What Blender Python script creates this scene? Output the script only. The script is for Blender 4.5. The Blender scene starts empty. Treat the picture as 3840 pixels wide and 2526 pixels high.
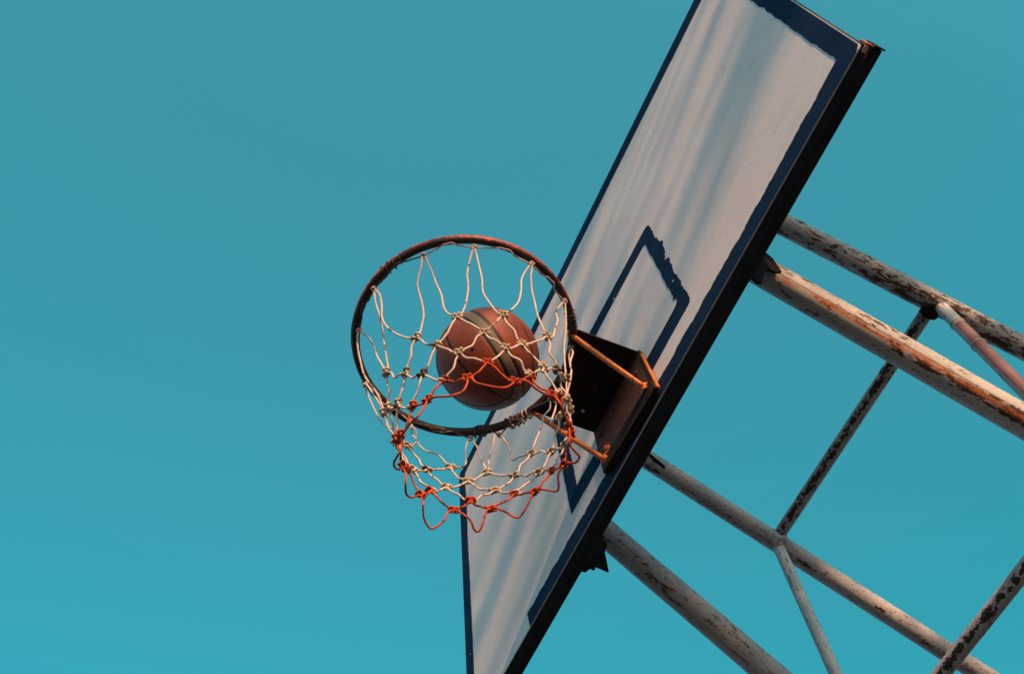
import bpy, bmesh, math, random
import numpy as np
from mathutils import Vector, Matrix, noise as mnoise

# ------------------------------------------------------------------ camera, sky, sun, exposure
scene = bpy.context.scene
COL = scene.collection
H0 = 3.05                       # height of the ring above the ground, metres

cam_data = bpy.data.cameras.new('camera')
cam = bpy.data.objects.new('camera', cam_data)
COL.objects.link(cam)
cam_data.sensor_width = 36.0
cam_data.lens = 38.497
cam_data.clip_start = 0.05
cam_data.clip_end = 3000.0
_right, _down, _fwd = [[0.401923, 0.913373, -0.064867], [-0.823811, 0.329767, -0.461073], [-0.39974, 0.238754, 0.884988]]
_loc = [0.99032, -0.84839, -2.09281]
cam.matrix_world = Matrix((
    (_right[0], -_down[0], -_fwd[0], _loc[0]),
    (_right[1], -_down[1], -_fwd[1], _loc[1]),
    (_right[2], -_down[2], -_fwd[2], _loc[2] + H0),
    (0, 0, 0, 1)))
scene.camera = cam

SUN_TO = Vector((0.930, -0.186, 0.310)).normalized()      # towards the sun
sun_el = math.asin(SUN_TO.z)
sun_az = math.atan2(SUN_TO.x, SUN_TO.y)

world = bpy.data.worlds.new('World')
scene.world = world
world.use_nodes = True
wn, wl = world.node_tree.nodes, world.node_tree.links
wn.clear()
w_out = wn.new('ShaderNodeOutputWorld')
w_bg = wn.new('ShaderNodeBackground')
w_sky = wn.new('ShaderNodeTexSky')
w_sky.sky_type = 'NISHITA'
w_sky.sun_disc = False
w_sky.sun_elevation = sun_el
w_sky.sun_rotation = sun_az
w_sky.altitude = 50
w_sky.air_density = 1.0
w_sky.dust_density = 1.2
w_sky.ozone_density = 1.0
# the whole sky is graded towards teal, a little less near the horizon
w_tc = wn.new('ShaderNodeTexCoord')
w_sep = wn.new('ShaderNodeSeparateXYZ')
w_rng = wn.new('ShaderNodeMapRange')
w_rng.interpolation_type = 'SMOOTHSTEP'
w_rng.inputs['From Min'].default_value = 0.02
w_rng.inputs['From Max'].default_value = 0.62
w_mixc = wn.new('ShaderNodeMix'); w_mixc.data_type = 'RGBA'
w_mixc.inputs[6].default_value = (*(0.98, 0.82, 1.15), 1)
w_mixc.inputs[7].default_value = (*(0.22, 1.5, 1.14), 1)
w_mul = wn.new('ShaderNodeMix'); w_mul.data_type = 'RGBA'; w_mul.blend_type = 'MULTIPLY'
w_mul.inputs[0].default_value = 1.0
wl.new(w_tc.outputs['Generated'], w_sep.inputs[0])
wl.new(w_sep.outputs['Z'], w_rng.inputs['Value'])
wl.new(w_rng.outputs['Result'], w_mixc.inputs[0])
wl.new(w_sky.outputs['Color'], w_mul.inputs[6])
w_rng2 = wn.new('ShaderNodeMapRange')
w_rng2.inputs['From Min'].default_value = 0.66
w_rng2.inputs['From Max'].default_value = 0.99
wl.new(w_sep.outputs['Z'], w_rng2.inputs['Value'])
w_mix2 = wn.new('ShaderNodeMix'); w_mix2.data_type = 'RGBA'
w_mix2.inputs[7].default_value = (*(0.55, 1.95, 1.48), 1)
wl.new(w_rng2.outputs['Result'], w_mix2.inputs[0])
wl.new(w_mixc.outputs[2], w_mix2.inputs[6])
wl.new(w_mix2.outputs[2], w_mul.inputs[7])
wl.new(w_mul.outputs[2], w_bg.inputs['Color'])
w_bg.inputs['Strength'].default_value = 0.115
wl.new(w_bg.outputs[0], w_out.inputs[0])

sun_data = bpy.data.lights.new('sun', 'SUN')
sun_data.energy = 5.0
sun_data.angle = math.radians(0.55)
sun_data.color = (1.0, 0.54, 0.28)
sun = bpy.data.objects.new('sun', sun_data)
COL.objects.link(sun)
sun.rotation_euler = SUN_TO.to_track_quat('Z', 'Y').to_euler()
sun.location = (6, -2, 9)

scene.view_settings.view_transform = 'Standard'
scene.view_settings.look = 'None'
scene.view_settings.gamma = 1.0
scene.view_settings.exposure = 0.68
scene.view_settings.use_curve_mapping = False


NET = {"n":[[[-0.0542,-0.5949,-0.015],[0.0479,-0.6,-0.015],[0.1563,-0.5325,-0.015],[0.2119,-0.4442,-0.015],[0.2222,-0.3185,-0.015],[0.1704,-0.2191,-0.015],[0.075,-0.1589,-0.015],[-0.0597,-0.1452,-0.015],[-0.1859,-0.213,-0.015],[-0.218,-0.2712,-0.015],[-0.2259,-0.4134,-0.015],[-0.1737,-0.5387,-0.015]],[[-0.0301,-0.5367,-0.2],[0.0649,-0.5108,-0.2],[0.1364,-0.4534,-0.2],[0.1733,-0.3742,-0.2],[0.163,-0.2754,-0.2],[0.0905,-0.199,-0.2],[0.004,-0.1745,-0.2],[-0.0981,-0.1921,-0.2],[-0.1744,-0.2576,-0.2],[-0.1897,-0.3347,-0.2],[-0.1741,-0.4348,-0.2],[-0.1176,-0.5082,-0.2]],[[-0.0653,-0.5141,-0.265],[0.0186,-0.5128,-0.265],[0.0961,-0.4804,-0.265],[0.1538,-0.4078,-0.265],[0.1582,-0.3312,-0.265],[0.133,-0.2476,-0.265],[0.0605,-0.1844,-0.265],[-0.0408,-0.178,-0.265],[-0.1206,-0.2239,-0.265],[-0.1683,-0.3065,-0.265],[-0.1722,-0.3935,-0.265],[-0.1367,-0.4733,-0.265]],[[-0.0227,-0.511,-0.315],[0.0542,-0.4931,-0.315],[0.1225,-0.4459,-0.315],[0.1625,-0.3702,-0.315],[0.1506,-0.2883,-0.315],[0.1048,-0.2172,-0.315],[0.0115,-0.1794,-0.315],[-0.068,-0.2016,-0.315],[-0.1384,-0.2646,-0.315],[-0.1648,-0.3548,-0.315],[-0.15,-0.4305,-0.315],[-0.0974,-0.4823,-0.315]],[[-0.0688,-0.4953,-0.36],[0.0081,-0.4938,-0.36],[0.0812,-0.4599,-0.36],[0.1438,-0.4005,-0.36],[0.1485,-0.3181,-0.36],[0.1312,-0.2518,-0.36],[0.0618,-0.1946,-0.36],[-0.0257,-0.1951,-0.36],[-0.1012,-0.2395,-0.36],[-0.1473,-0.3126,-0.36],[-0.1535,-0.3927,-0.36],[-0.1229,-0.4525,-0.36]],[[-0.0334,-0.4981,-0.4],[0.0535,-0.4817,-0.4],[0.1216,-0.4319,-0.4],[0.1452,-0.3512,-0.4],[0.1439,-0.2775,-0.4],[0.0966,-0.2208,-0.4],[0.0174,-0.1934,-0.4],[-0.0589,-0.2194,-0.4],[-0.1256,-0.2804,-0.4],[-0.1535,-0.3461,-0.4],[-0.1429,-0.4166,-0.4],[-0.0956,-0.4709,-0.4]]],"t":[[[0.0479,-0.6,-0.015],[0.033,-0.5893,-0.0457],[0.0211,-0.5739,-0.0777],[0.004,-0.5586,-0.1182],[-0.0139,-0.5444,-0.1609],[-0.025,-0.5345,-0.1895],[-0.0301,-0.5367,-0.2]],[[0.0479,-0.6,-0.015],[0.0493,-0.5876,-0.0343],[0.0406,-0.5783,-0.0621],[0.0288,-0.5713,-0.0949],[0.0265,-0.5565,-0.1237],[0.0357,-0.5358,-0.1563],[0.053,-0.5166,-0.1874],[0.0649,-0.5108,-0.2]],[[-0.0542,-0.5949,-0.015],[-0.0433,-0.5785,-0.0528],[-0.0373,-0.5644,-0.0921],[-0.0372,-0.5554,-0.1331],[-0.0332,-0.5448,-0.1692],[-0.0301,-0.5367,-0.2]],[[-0.0542,-0.5949,-0.015],[-0.0589,-0.5963,-0.0226],[-0.0741,-0.5891,-0.0499],[-0.0877,-0.5762,-0.0799],[-0.1003,-0.5601,-0.113],[-0.1042,-0.5317,-0.1539],[-0.112,-0.5145,-0.1847],[-0.1176,-0.5082,-0.2]],[[0.1563,-0.5325,-0.015],[0.1522,-0.5344,-0.0219],[0.1428,-0.5317,-0.0385],[0.1228,-0.5317,-0.0727],[0.1146,-0.5272,-0.0893],[0.1044,-0.5158,-0.1163],[0.0923,-0.5061,-0.1451],[0.0799,-0.5045,-0.169],[0.0691,-0.5058,-0.19],[0.0649,-0.5108,-0.2]],[[0.1563,-0.5325,-0.015],[0.1553,-0.526,-0.0268],[0.1484,-0.5113,-0.0601],[0.1406,-0.4988,-0.0923],[0.1351,-0.4862,-0.1225],[0.1254,-0.4768,-0.1563],[0.1251,-0.4666,-0.1769],[0.1364,-0.4534,-0.2]],[[0.2119,-0.4442,-0.015],[0.2062,-0.4459,-0.0268],[0.1876,-0.4478,-0.0664],[0.1779,-0.4468,-0.0886],[0.167,-0.4409,-0.119],[0.1523,-0.4405,-0.1552],[0.1405,-0.4445,-0.1843],[0.1364,-0.4534,-0.2]],[[0.2119,-0.4442,-0.015],[0.2078,-0.4382,-0.0292],[0.1951,-0.427,-0.0644],[0.1847,-0.4179,-0.0942],[0.1721,-0.4116,-0.126],[0.168,-0.3973,-0.1567],[0.1675,-0.3824,-0.1858],[0.1733,-0.3742,-0.2]],[[0.2222,-0.3185,-0.015],[0.2174,-0.3265,-0.0312],[0.2048,-0.3374,-0.0687],[0.1951,-0.3369,-0.1015],[0.1839,-0.3408,-0.1385],[0.1765,-0.3551,-0.1699],[0.1733,-0.3742,-0.2]],[[0.2222,-0.3185,-0.015],[0.2184,-0.3164,-0.0246],[0.2078,-0.3161,-0.0465],[0.1934,-0.3103,-0.082],[0.1834,-0.3024,-0.1127],[0.1737,-0.2949,-0.1434],[0.1654,-0.2809,-0.1848],[0.163,-0.2754,-0.2]],[[0.1704,-0.2191,-0.015],[0.1687,-0.2265,-0.0307],[0.1638,-0.2412,-0.0691],[0.1619,-0.2407,-0.1053],[0.1576,-0.2489,-0.1427],[0.1544,-0.2558,-0.1751],[0.163,-0.2754,-0.2]],[[0.1704,-0.2191,-0.015],[0.1669,-0.2161,-0.0245],[0.1548,-0.2123,-0.0507],[0.139,-0.2089,-0.0846],[0.1203,-0.2086,-0.124],[0.104,-0.2045,-0.1632],[0.0905,-0.199,-0.2]],[[0.075,-0.1589,-0.015],[0.077,-0.1589,-0.0286],[0.0792,-0.1598,-0.0477],[0.0812,-0.1742,-0.1043],[0.0864,-0.181,-0.1592],[0.0905,-0.199,-0.2]],[[0.075,-0.1589,-0.015],[0.0639,-0.1607,-0.0398],[0.0494,-0.154,-0.0829],[0.0317,-0.1588,-0.1264],[0.0146,-0.1661,-0.1707],[0.004,-0.1745,-0.2]],[[-0.0597,-0.1452,-0.015],[-0.0512,-0.1444,-0.0326],[-0.0434,-0.1436,-0.0535],[-0.0381,-0.1538,-0.0997],[-0.0313,-0.1693,-0.1545],[0.004,-0.1745,-0.2]],[[-0.0597,-0.1452,-0.015],[-0.0621,-0.1452,-0.0255],[-0.0673,-0.1477,-0.0467],[-0.0726,-0.1612,-0.074],[-0.0816,-0.1688,-0.1138],[-0.0893,-0.1791,-0.1514],[-0.0981,-0.1921,-0.2]],[[-0.1859,-0.213,-0.015],[-0.1819,-0.209,-0.0298],[-0.1753,-0.201,-0.0658],[-0.1731,-0.1969,-0.1055],[-0.1717,-0.195,-0.1254],[-0.1392,-0.1951,-0.1563],[-0.0981,-0.1921,-0.2]],[[-0.1859,-0.213,-0.015],[-0.179,-0.2292,-0.0365],[-0.1789,-0.2374,-0.0895],[-0.1781,-0.2491,-0.1354],[-0.1757,-0.2535,-0.1781],[-0.1744,-0.2576,-0.2]],[[-0.218,-0.2712,-0.015],[-0.2144,-0.2693,-0.0304],[-0.2029,-0.2637,-0.0658],[-0.1975,-0.2636,-0.1035],[-0.1864,-0.2602,-0.1506],[-0.1744,-0.2576,-0.2]],[[-0.218,-0.2712,-0.015],[-0.2172,-0.2787,-0.0316],[-0.2172,-0.2851,-0.0703],[-0.2143,-0.2882,-0.1312],[-0.2042,-0.3134,-0.1717],[-0.1897,-0.3347,-0.2]],[[-0.2259,-0.4134,-0.015],[-0.2264,-0.4091,-0.0255],[-0.2254,-0.3989,-0.048],[-0.2309,-0.3951,-0.073],[-0.2267,-0.3787,-0.1086],[-0.2027,-0.3584,-0.1481],[-0.1956,-0.3442,-0.179],[-0.1897,-0.3347,-0.2]],[[-0.2259,-0.4134,-0.015],[-0.2179,-0.4132,-0.054],[-0.2065,-0.4118,-0.1006],[-0.1942,-0.4087,-0.1379],[-0.1855,-0.4213,-0.1742],[-0.1741,-0.4348,-0.2]],[[-0.1737,-0.5387,-0.015],[-0.1797,-0.529,-0.0368],[-0.1857,-0.5154,-0.0648],[-0.1907,-0.4971,-0.0996],[-0.1891,-0.482,-0.1236],[-0.1759,-0.4617,-0.1526],[-0.1758,-0.4441,-0.1844],[-0.1741,-0.4348,-0.2]],[[-0.1737,-0.5387,-0.015],[-0.1653,-0.5347,-0.0306],[-0.1475,-0.5233,-0.0932],[-0.1288,-0.513,-0.1559],[-0.1176,-0.5082,-0.2]]],"l":[[[-0.0334,-0.4981,-0.4],[-0.0122,-0.4995,-0.4192],[0.0271,-0.5018,-0.4497],[0.048,-0.4956,-0.4522],[0.0539,-0.4859,-0.4222],[0.0535,-0.4817,-0.4]],[[0.0535,-0.4817,-0.4],[0.0781,-0.4769,-0.4262],[0.1053,-0.4595,-0.4545],[0.1154,-0.441,-0.4439],[0.1204,-0.433,-0.4184],[0.1216,-0.4319,-0.4]],[[0.1216,-0.4319,-0.4],[0.131,-0.428,-0.4147],[0.1353,-0.4222,-0.4333],[0.1491,-0.4003,-0.4549],[0.1458,-0.3729,-0.436],[0.1449,-0.356,-0.4103],[0.1452,-0.3512,-0.4]],[[0.1452,-0.3512,-0.4],[0.1645,-0.3509,-0.4234],[0.1781,-0.3424,-0.4496],[0.1734,-0.3282,-0.4537],[0.1573,-0.3018,-0.4304],[0.1439,-0.2775,-0.4]],[[0.1439,-0.2775,-0.4],[0.1521,-0.2765,-0.4162],[0.158,-0.2723,-0.4493],[0.1357,-0.2527,-0.4439],[0.1153,-0.2351,-0.4213],[0.0966,-0.2208,-0.4]],[[0.0966,-0.2208,-0.4],[0.0947,-0.2218,-0.4274],[0.0876,-0.2211,-0.4492],[0.0798,-0.2062,-0.4547],[0.0694,-0.1929,-0.4487],[0.0485,-0.1889,-0.4351],[0.0296,-0.1928,-0.4129],[0.0174,-0.1934,-0.4]],[[0.0174,-0.1934,-0.4],[0.0166,-0.2006,-0.417],[0.0134,-0.2082,-0.4379],[-0.0074,-0.2009,-0.4546],[-0.0216,-0.2124,-0.4418],[-0.0401,-0.2194,-0.4177],[-0.0589,-0.2194,-0.4]],[[-0.0589,-0.2194,-0.4],[-0.06,-0.2256,-0.4121],[-0.0689,-0.2355,-0.4433],[-0.0861,-0.2421,-0.4549],[-0.0918,-0.2505,-0.4535],[-0.0974,-0.2669,-0.4376],[-0.1132,-0.2785,-0.4113],[-0.1256,-0.2804,-0.4]],[[-0.1256,-0.2804,-0.4],[-0.1238,-0.292,-0.4147],[-0.1303,-0.2959,-0.4389],[-0.1418,-0.2983,-0.4523],[-0.147,-0.3028,-0.4546],[-0.1422,-0.3114,-0.4546],[-0.1325,-0.3228,-0.4455],[-0.1428,-0.3397,-0.4156],[-0.1535,-0.3461,-0.4]],[[-0.1535,-0.3461,-0.4],[-0.1517,-0.3581,-0.415],[-0.1582,-0.3646,-0.4369],[-0.1698,-0.3818,-0.4538],[-0.1657,-0.3942,-0.4548],[-0.155,-0.406,-0.4473],[-0.1456,-0.4114,-0.4249],[-0.1429,-0.4166,-0.4]],[[-0.1429,-0.4166,-0.4],[-0.1365,-0.4277,-0.4173],[-0.1306,-0.4404,-0.4365],[-0.1164,-0.4553,-0.4506],[-0.0941,-0.465,-0.4511],[-0.0908,-0.4678,-0.426],[-0.0956,-0.4709,-0.4]],[[-0.0956,-0.4709,-0.4],[-0.0924,-0.4791,-0.4193],[-0.0802,-0.4917,-0.4357],[-0.0611,-0.4997,-0.4489],[-0.0377,-0.4992,-0.4534],[-0.0305,-0.4963,-0.434],[-0.0334,-0.4981,-0.4]]]}
# ------------------------------------------------------------------ helpers
def V(x, y, z):
    return Vector((x, y, z + H0))

def thing(name, label, cat, loc, group=None):
    o = bpy.data.objects.new(name, None)
    o.empty_display_size = 0.1
    COL.objects.link(o)
    o.location = loc
    o['label'] = label
    o['category'] = cat
    if group: o['group'] = group
    bpy.context.view_layer.update()
    return o

def link(name, me, mat, parent=None, smooth=False, world_mat=None):
    """one mesh object; vertices are in world space unless world_mat is given"""
    o = bpy.data.objects.new(name, me)
    if mat is not None and len(me.materials) == 0:
        me.materials.append(mat)
    COL.objects.link(o)
    wm = world_mat if world_mat is not None else Matrix.Identity(4)
    if parent is not None:
        o.parent = parent
        o.matrix_parent_inverse = Matrix.Identity(4)
        o.matrix_basis = world_of(parent).inverted() @ wm
    else:
        o.matrix_basis = wm
    if smooth:
        me.polygons.foreach_set('use_smooth', [True] * len(me.polygons))
    return o

def world_of(o):
    m = o.matrix_basis.copy()
    while o.parent is not None:
        o = o.parent
        m = o.matrix_basis @ m
    return m

def mesh_from(name, verts, faces, uvs=None):
    me = bpy.data.meshes.new(name)
    me.from_pydata([tuple(v) for v in verts], [], faces)
    if uvs is not None:
        uv = me.uv_layers.new(name='UVMap')
        flat = []
        for poly in me.polygons:
            for li in poly.loop_indices:
                flat.extend(uvs[li] if len(uvs) == len(me.loops) else uvs[me.loops[li].vertex_index])
        uv.data.foreach_set('uv', flat)
    me.validate()
    me.update()
    return me

def box_bm(bm, x0, x1, y0, y1, z0, z1, bevel=0.0):
    r = bmesh.ops.create_cube(bm, size=1.0)
    vs = r['verts']
    bmesh.ops.scale(bm, vec=(x1 - x0, y1 - y0, z1 - z0), verts=vs)
    bmesh.ops.translate(bm, vec=((x0 + x1) / 2, (y0 + y1) / 2, (z0 + z1) / 2 + H0), verts=vs)
    if bevel:
        es = list({e for v in vs for e in v.link_edges})
        bmesh.ops.bevel(bm, geom=es, offset=bevel, segments=2, affect='EDGES', profile=0.6)

def bm_obj(name, bm, mat, parent, smooth=False):
    me = bpy.data.meshes.new(name)
    bmesh.ops.recalc_face_normals(bm, faces=bm.faces)
    bm.to_mesh(me)
    bm.free()
    return link(name, me, mat, parent, smooth)

def box(name, x0, x1, y0, y1, z0, z1, mat, parent, bevel=0.0):
    bm = bmesh.new()
    box_bm(bm, x0, x1, y0, y1, z0, z1, bevel)
    return bm_obj(name, bm, mat, parent)

def prism(name, poly, axis, a, b, mat, parent):
    """extrude a 2D polygon along axis ('x' or 'y' or 'z') from a to b (ring coordinates)"""
    n = len(poly)
    vs = []
    for t in (a, b):
        for (u, w) in poly:
            if axis == 'x': vs.append(V(t, u, w))
            elif axis == 'y': vs.append(V(u, t, w))
            else: vs.append(V(u, w, t))
    bm = bmesh.new()
    bv = [bm.verts.new(v) for v in vs]
    bm.faces.new(bv[:n])
    bm.faces.new(list(reversed(bv[n:])))
    for i in range(n):
        j = (i + 1) % n
        bm.faces.new((bv[i], bv[j], bv[n + j], bv[n + i]))
    return bm_obj(name, bm, mat, parent)

def frames(pts):
    """parallel-transport frames along a polyline"""
    T = []
    for i in range(len(pts)):
        a = pts[max(i - 1, 0)]; b = pts[min(i + 1, len(pts) - 1)]
        t = (b - a)
        T.append(t.normalized() if t.length > 1e-9 else Vector((0, 0, 1)))
    ref = Vector((0, 0, 1)) if abs(T[0].z) < 0.9 else Vector((1, 0, 0))
    n = (ref - T[0] * ref.dot(T[0])).normalized()
    out = []
    for t in T:
        n = (n - t * n.dot(t))
        n = n.normalized() if n.length > 1e-6 else t.orthogonal().normalized()
        out.append((t, n, t.cross(n)))
    return out

def spline(P, step):
    """Catmull-Rom through P, resampled at about step metres"""
    P = [Vector(q) for q in P]
    ext = [P[0] * 2 - P[1]] + P + [P[-1] * 2 - P[-2]]
    out = []
    for i in range(1, len(ext) - 2):
        p0, p1, p2, p3 = ext[i - 1:i + 3]
        k = max(2, int((p2 - p1).length / step))
        for j in range(k):
            t = j / k
            out.append(0.5 * ((2 * p1) + (p2 - p0) * t + (2 * p0 - 5 * p1 + 4 * p2 - p3) * t * t + (3 * p1 - p0 - 3 * p2 + p3) * t ** 3))
    out.append(P[-1].copy())
    return out

def tube_mesh(name, pts, rad, seg=10, closed=False, lobes=0, pitch=0.01, depth=0.12, caps=True):
    fr = frames(pts)
    vs, fs = [], []
    s = 0.0
    if callable(rad): rf = rad
    else: rf = lambda q: rad
    n = len(pts)
    for i, (p, (t, a, b)) in enumerate(zip(pts, fr)):
        if i: s += (pts[i] - pts[i - 1]).length
        for k in range(seg):
            th = 2 * math.pi * k / seg
            r = rf(i / max(1, n - 1))
            if lobes:
                r *= 1 - depth + depth * abs(math.cos(lobes * 0.5 * th - math.pi * s / pitch)) * 2
            vs.append(p + a * (math.cos(th) * r) + b * (math.sin(th) * r))
    m = n if closed else n - 1
    for i in range(m):
        i2 = (i + 1) % n
        for k in range(seg):
            k2 = (k + 1) % seg
            fs.append((i * seg + k, i * seg + k2, i2 * seg + k2, i2 * seg + k))
    if caps and not closed:
        fs.append(tuple(reversed(range(seg))))
        fs.append(tuple(range((n - 1) * seg, n * seg)))
    return mesh_from(name, vs, fs)

# ------------------------------------------------------------------ materials
def new_mat(name):
    m = bpy.data.materials.new(name)
    m.use_nodes = True
    nt = m.node_tree
    b = nt.nodes['Principled BSDF']
    return m, nt, b

class NT:
    """small shorthand for building node trees"""
    def __init__(s, nt): s.nt = nt
    def n(s, t, **kw):
        nd = s.nt.nodes.new(t)
        for k, v in kw.items():
            if k.startswith('i_'):
                key = k[2:]
                key = int(key) if key.isdigit() else key.replace('_', ' ')
                nd.inputs[key].default_value = v
            else: setattr(nd, k, v)
        return nd
    def l(s, a, b): s.nt.links.new(a, b)
    def coord(s, kind='Object', scale=(1, 1, 1), loc=(0, 0, 0)):
        tc = s.n('ShaderNodeTexCoord'); mp = s.n('ShaderNodeMapping')
        mp.inputs['Scale'].default_value = scale; mp.inputs['Location'].default_value = loc
        s.l(tc.outputs[kind], mp.inputs[0]); return mp.outputs[0]
    def noise(s, vec, scale, detail=4, rough=0.55, dist=0.0):
        nd = s.n('ShaderNodeTexNoise'); nd.inputs['Scale'].default_value = scale
        nd.inputs['Detail'].default_value = detail; nd.inputs['Roughness'].default_value = rough
        nd.inputs['Distortion'].default_value = dist
        s.l(vec, nd.inputs['Vector']); return nd.outputs['Fac']
    def ramp(s, fac, a, b, lo=0.0, hi=1.0):
        nd = s.n('ShaderNodeMapRange'); nd.inputs['From Min'].default_value = a; nd.inputs['From Max'].default_value = b
        nd.inputs['To Min'].default_value = lo; nd.inputs['To Max'].default_value = hi
        s.l(fac, nd.inputs['Value']); return nd.outputs[0]
    def math(s, op, a, b=0.0, c=None):
        nd = s.n('ShaderNodeMath'); nd.operation = op
        for i, v in enumerate((a, b) if c is None else (a, b, c)):
            if isinstance(v, (int, float)): nd.inputs[i].default_value = v
            else: s.l(v, nd.inputs[i])
        return nd.outputs[0]
    def mix(s, fac, a, b):
        nd = s.n('ShaderNodeMix'); nd.data_type = 'RGBA'
        for sock, v in ((nd.inputs[0], fac), (nd.inputs[6], a), (nd.inputs[7], b)):
            if isinstance(v, (int, float)): sock.default_value = v
            elif isinstance(v, tuple): sock.default_value = (*v, 1) if len(v) == 3 else v
            else: s.l(v, sock)
        return nd.outputs[2]
    def bump(s, h, strength, dist, target):
        nd = s.n('ShaderNodeBump'); nd.inputs['Strength'].default_value = strength; nd.inputs['Distance'].default_value = dist
        s.l(h, nd.inputs['Height']); s.l(nd.outputs[0], target.inputs['Normal']); return nd

def mat_white_board():
    m, nt, b = new_mat('white board paint'); t = NT(nt)
    vec = t.coord('Object')
    big = t.noise(t.coord('Object', (1, 1, 1)), 3.0, 5, 0.6)
    fine = t.noise(vec, 60, 6, 0.7)
    base = t.mix(t.ramp(big, 0.3, 0.7), (0.56, 0.483, 0.475), (0.62, 0.540, 0.530))
    base = t.mix(t.math('MULTIPLY', t.ramp(fine, 0.35, 0.75), 0.30), base, (0.40, 0.38, 0.41))
    # scuffs: short thin dark scratches
    scr = t.noise(t.coord('Object', (14, 1, 75)), 1.0, 2, 0.4)
    scr2 = t.noise(vec, 5.0, 2, 0.5)
    mask = t.math('MULTIPLY', t.ramp(scr, 0.67, 0.71), t.ramp(scr2, 0.47, 0.58))
    tc2 = t.n('ShaderNodeTexCoord'); mp2 = t.n('ShaderNodeMapping'); mp2.inputs['Rotation'].default_value = (0, 0.9, 0); mp2.inputs['Scale'].default_value = (22, 1, 90)
    t.l(tc2.outputs['Object'], mp2.inputs[0])
    scr3 = t.noise(mp2.outputs[0], 1.0, 2, 0.4)
    mask = t.math('MAXIMUM', mask, t.math('MULTIPLY', t.ramp(scr3, 0.66, 0.70), t.ramp(t.noise(vec, 6.3, 2), 0.50, 0.60)))
    smear = t.noise(t.coord('Object', (2.2, 1, 9), (3, 0, 1)), 1.6, 5, 0.65)
    base = t.mix(t.ramp(smear, 0.52, 0.74, 0, 0.35), base, (0.36, 0.35, 0.37))
    base = t.mix(t.math('MULTIPLY', mask, 0.5), base, (0.22, 0.23, 0.26))
    # small chips
    vor = t.n('ShaderNodeTexVoronoi'); vor.inputs['Scale'].default_value = 26; t.l(vec, vor.inputs['Vector'])
    chip = t.math('MULTIPLY', t.ramp(vor.outputs['Distance'], 0.085, 0.045), t.ramp(t.noise(vec, 9, 1), 0.56, 0.60))
    base = t.mix(t.math('MULTIPLY', chip, 0.7), base, (0.16, 0.17, 0.20))
    t.l(base, b.inputs['Base Color'])
    b.inputs['Roughness'].default_value = 0.42
    b.inputs['Specular IOR Level'].default_value = 0.28
    t.bump(t.noise(vec, 140, 4, 0.6), 0.12, 0.004, b)
    return m

def mat_blue_paint():
    m, nt, b = new_mat('navy line paint'); t = NT(nt)
    vec = t.coord('Object')
    base = t.mix(t.ramp(t.noise(vec, 12, 5, 0.6), 0.3, 0.7), (0.003, 0.014, 0.040), (0.0055, 0.020, 0.054))
    spk = t.n('ShaderNodeTexVoronoi'); spk.inputs['Scale'].default_value = 34; t.l(vec, spk.inputs['Vector'])
    chip = t.math('MULTIPLY', t.ramp(spk.outputs['Distance'], 0.13, 0.09), t.ramp(t.noise(vec, 7, 2), 0.585, 0.60))
    base = t.mix(chip, base, (0.6, 0.6, 0.6))
    dirt = t.ramp(t.noise(vec, 4, 5, 0.7), 0.55, 0.8, 0, 0.3)
    base = t.mix(dirt, base, (0.022, 0.042, 0.072))
    t.l(base, b.inputs['Base Color'])
    b.inputs['Roughness'].default_value = 0.75
    b.inputs['Specular IOR Level'].default_value = 0.06
    t.bump(t.noise(vec, 90, 4, 0.6), 0.1, 0.004, b)
    return m

def mat_metal(name, c1, c2, rust=(0.16, 0.05, 0.015), amount=0.55, rough=0.6, scale=18, spec=0.3):
    m, nt, b = new_mat(name); t = NT(nt)
    vec = t.coord('Object')
    n1 = t.noise(vec, scale, 6, 0.65)
    base = t.mix(t.ramp(n1, 0.35, 0.68), c1, c2)
    n2 = t.noise(vec, scale * 2.3, 6, 0.7)
    base = t.mix(t.ramp(n2, amount, amount + 0.05), base, rust)
    t.l(base, b.inputs['Base Color'])
    b.inputs['Roughness'].default_value = rough
    b.inputs['Specular IOR Level'].default_value = spec
    t.bump(n2, 0.35, 0.003, b)
    return m

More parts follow.
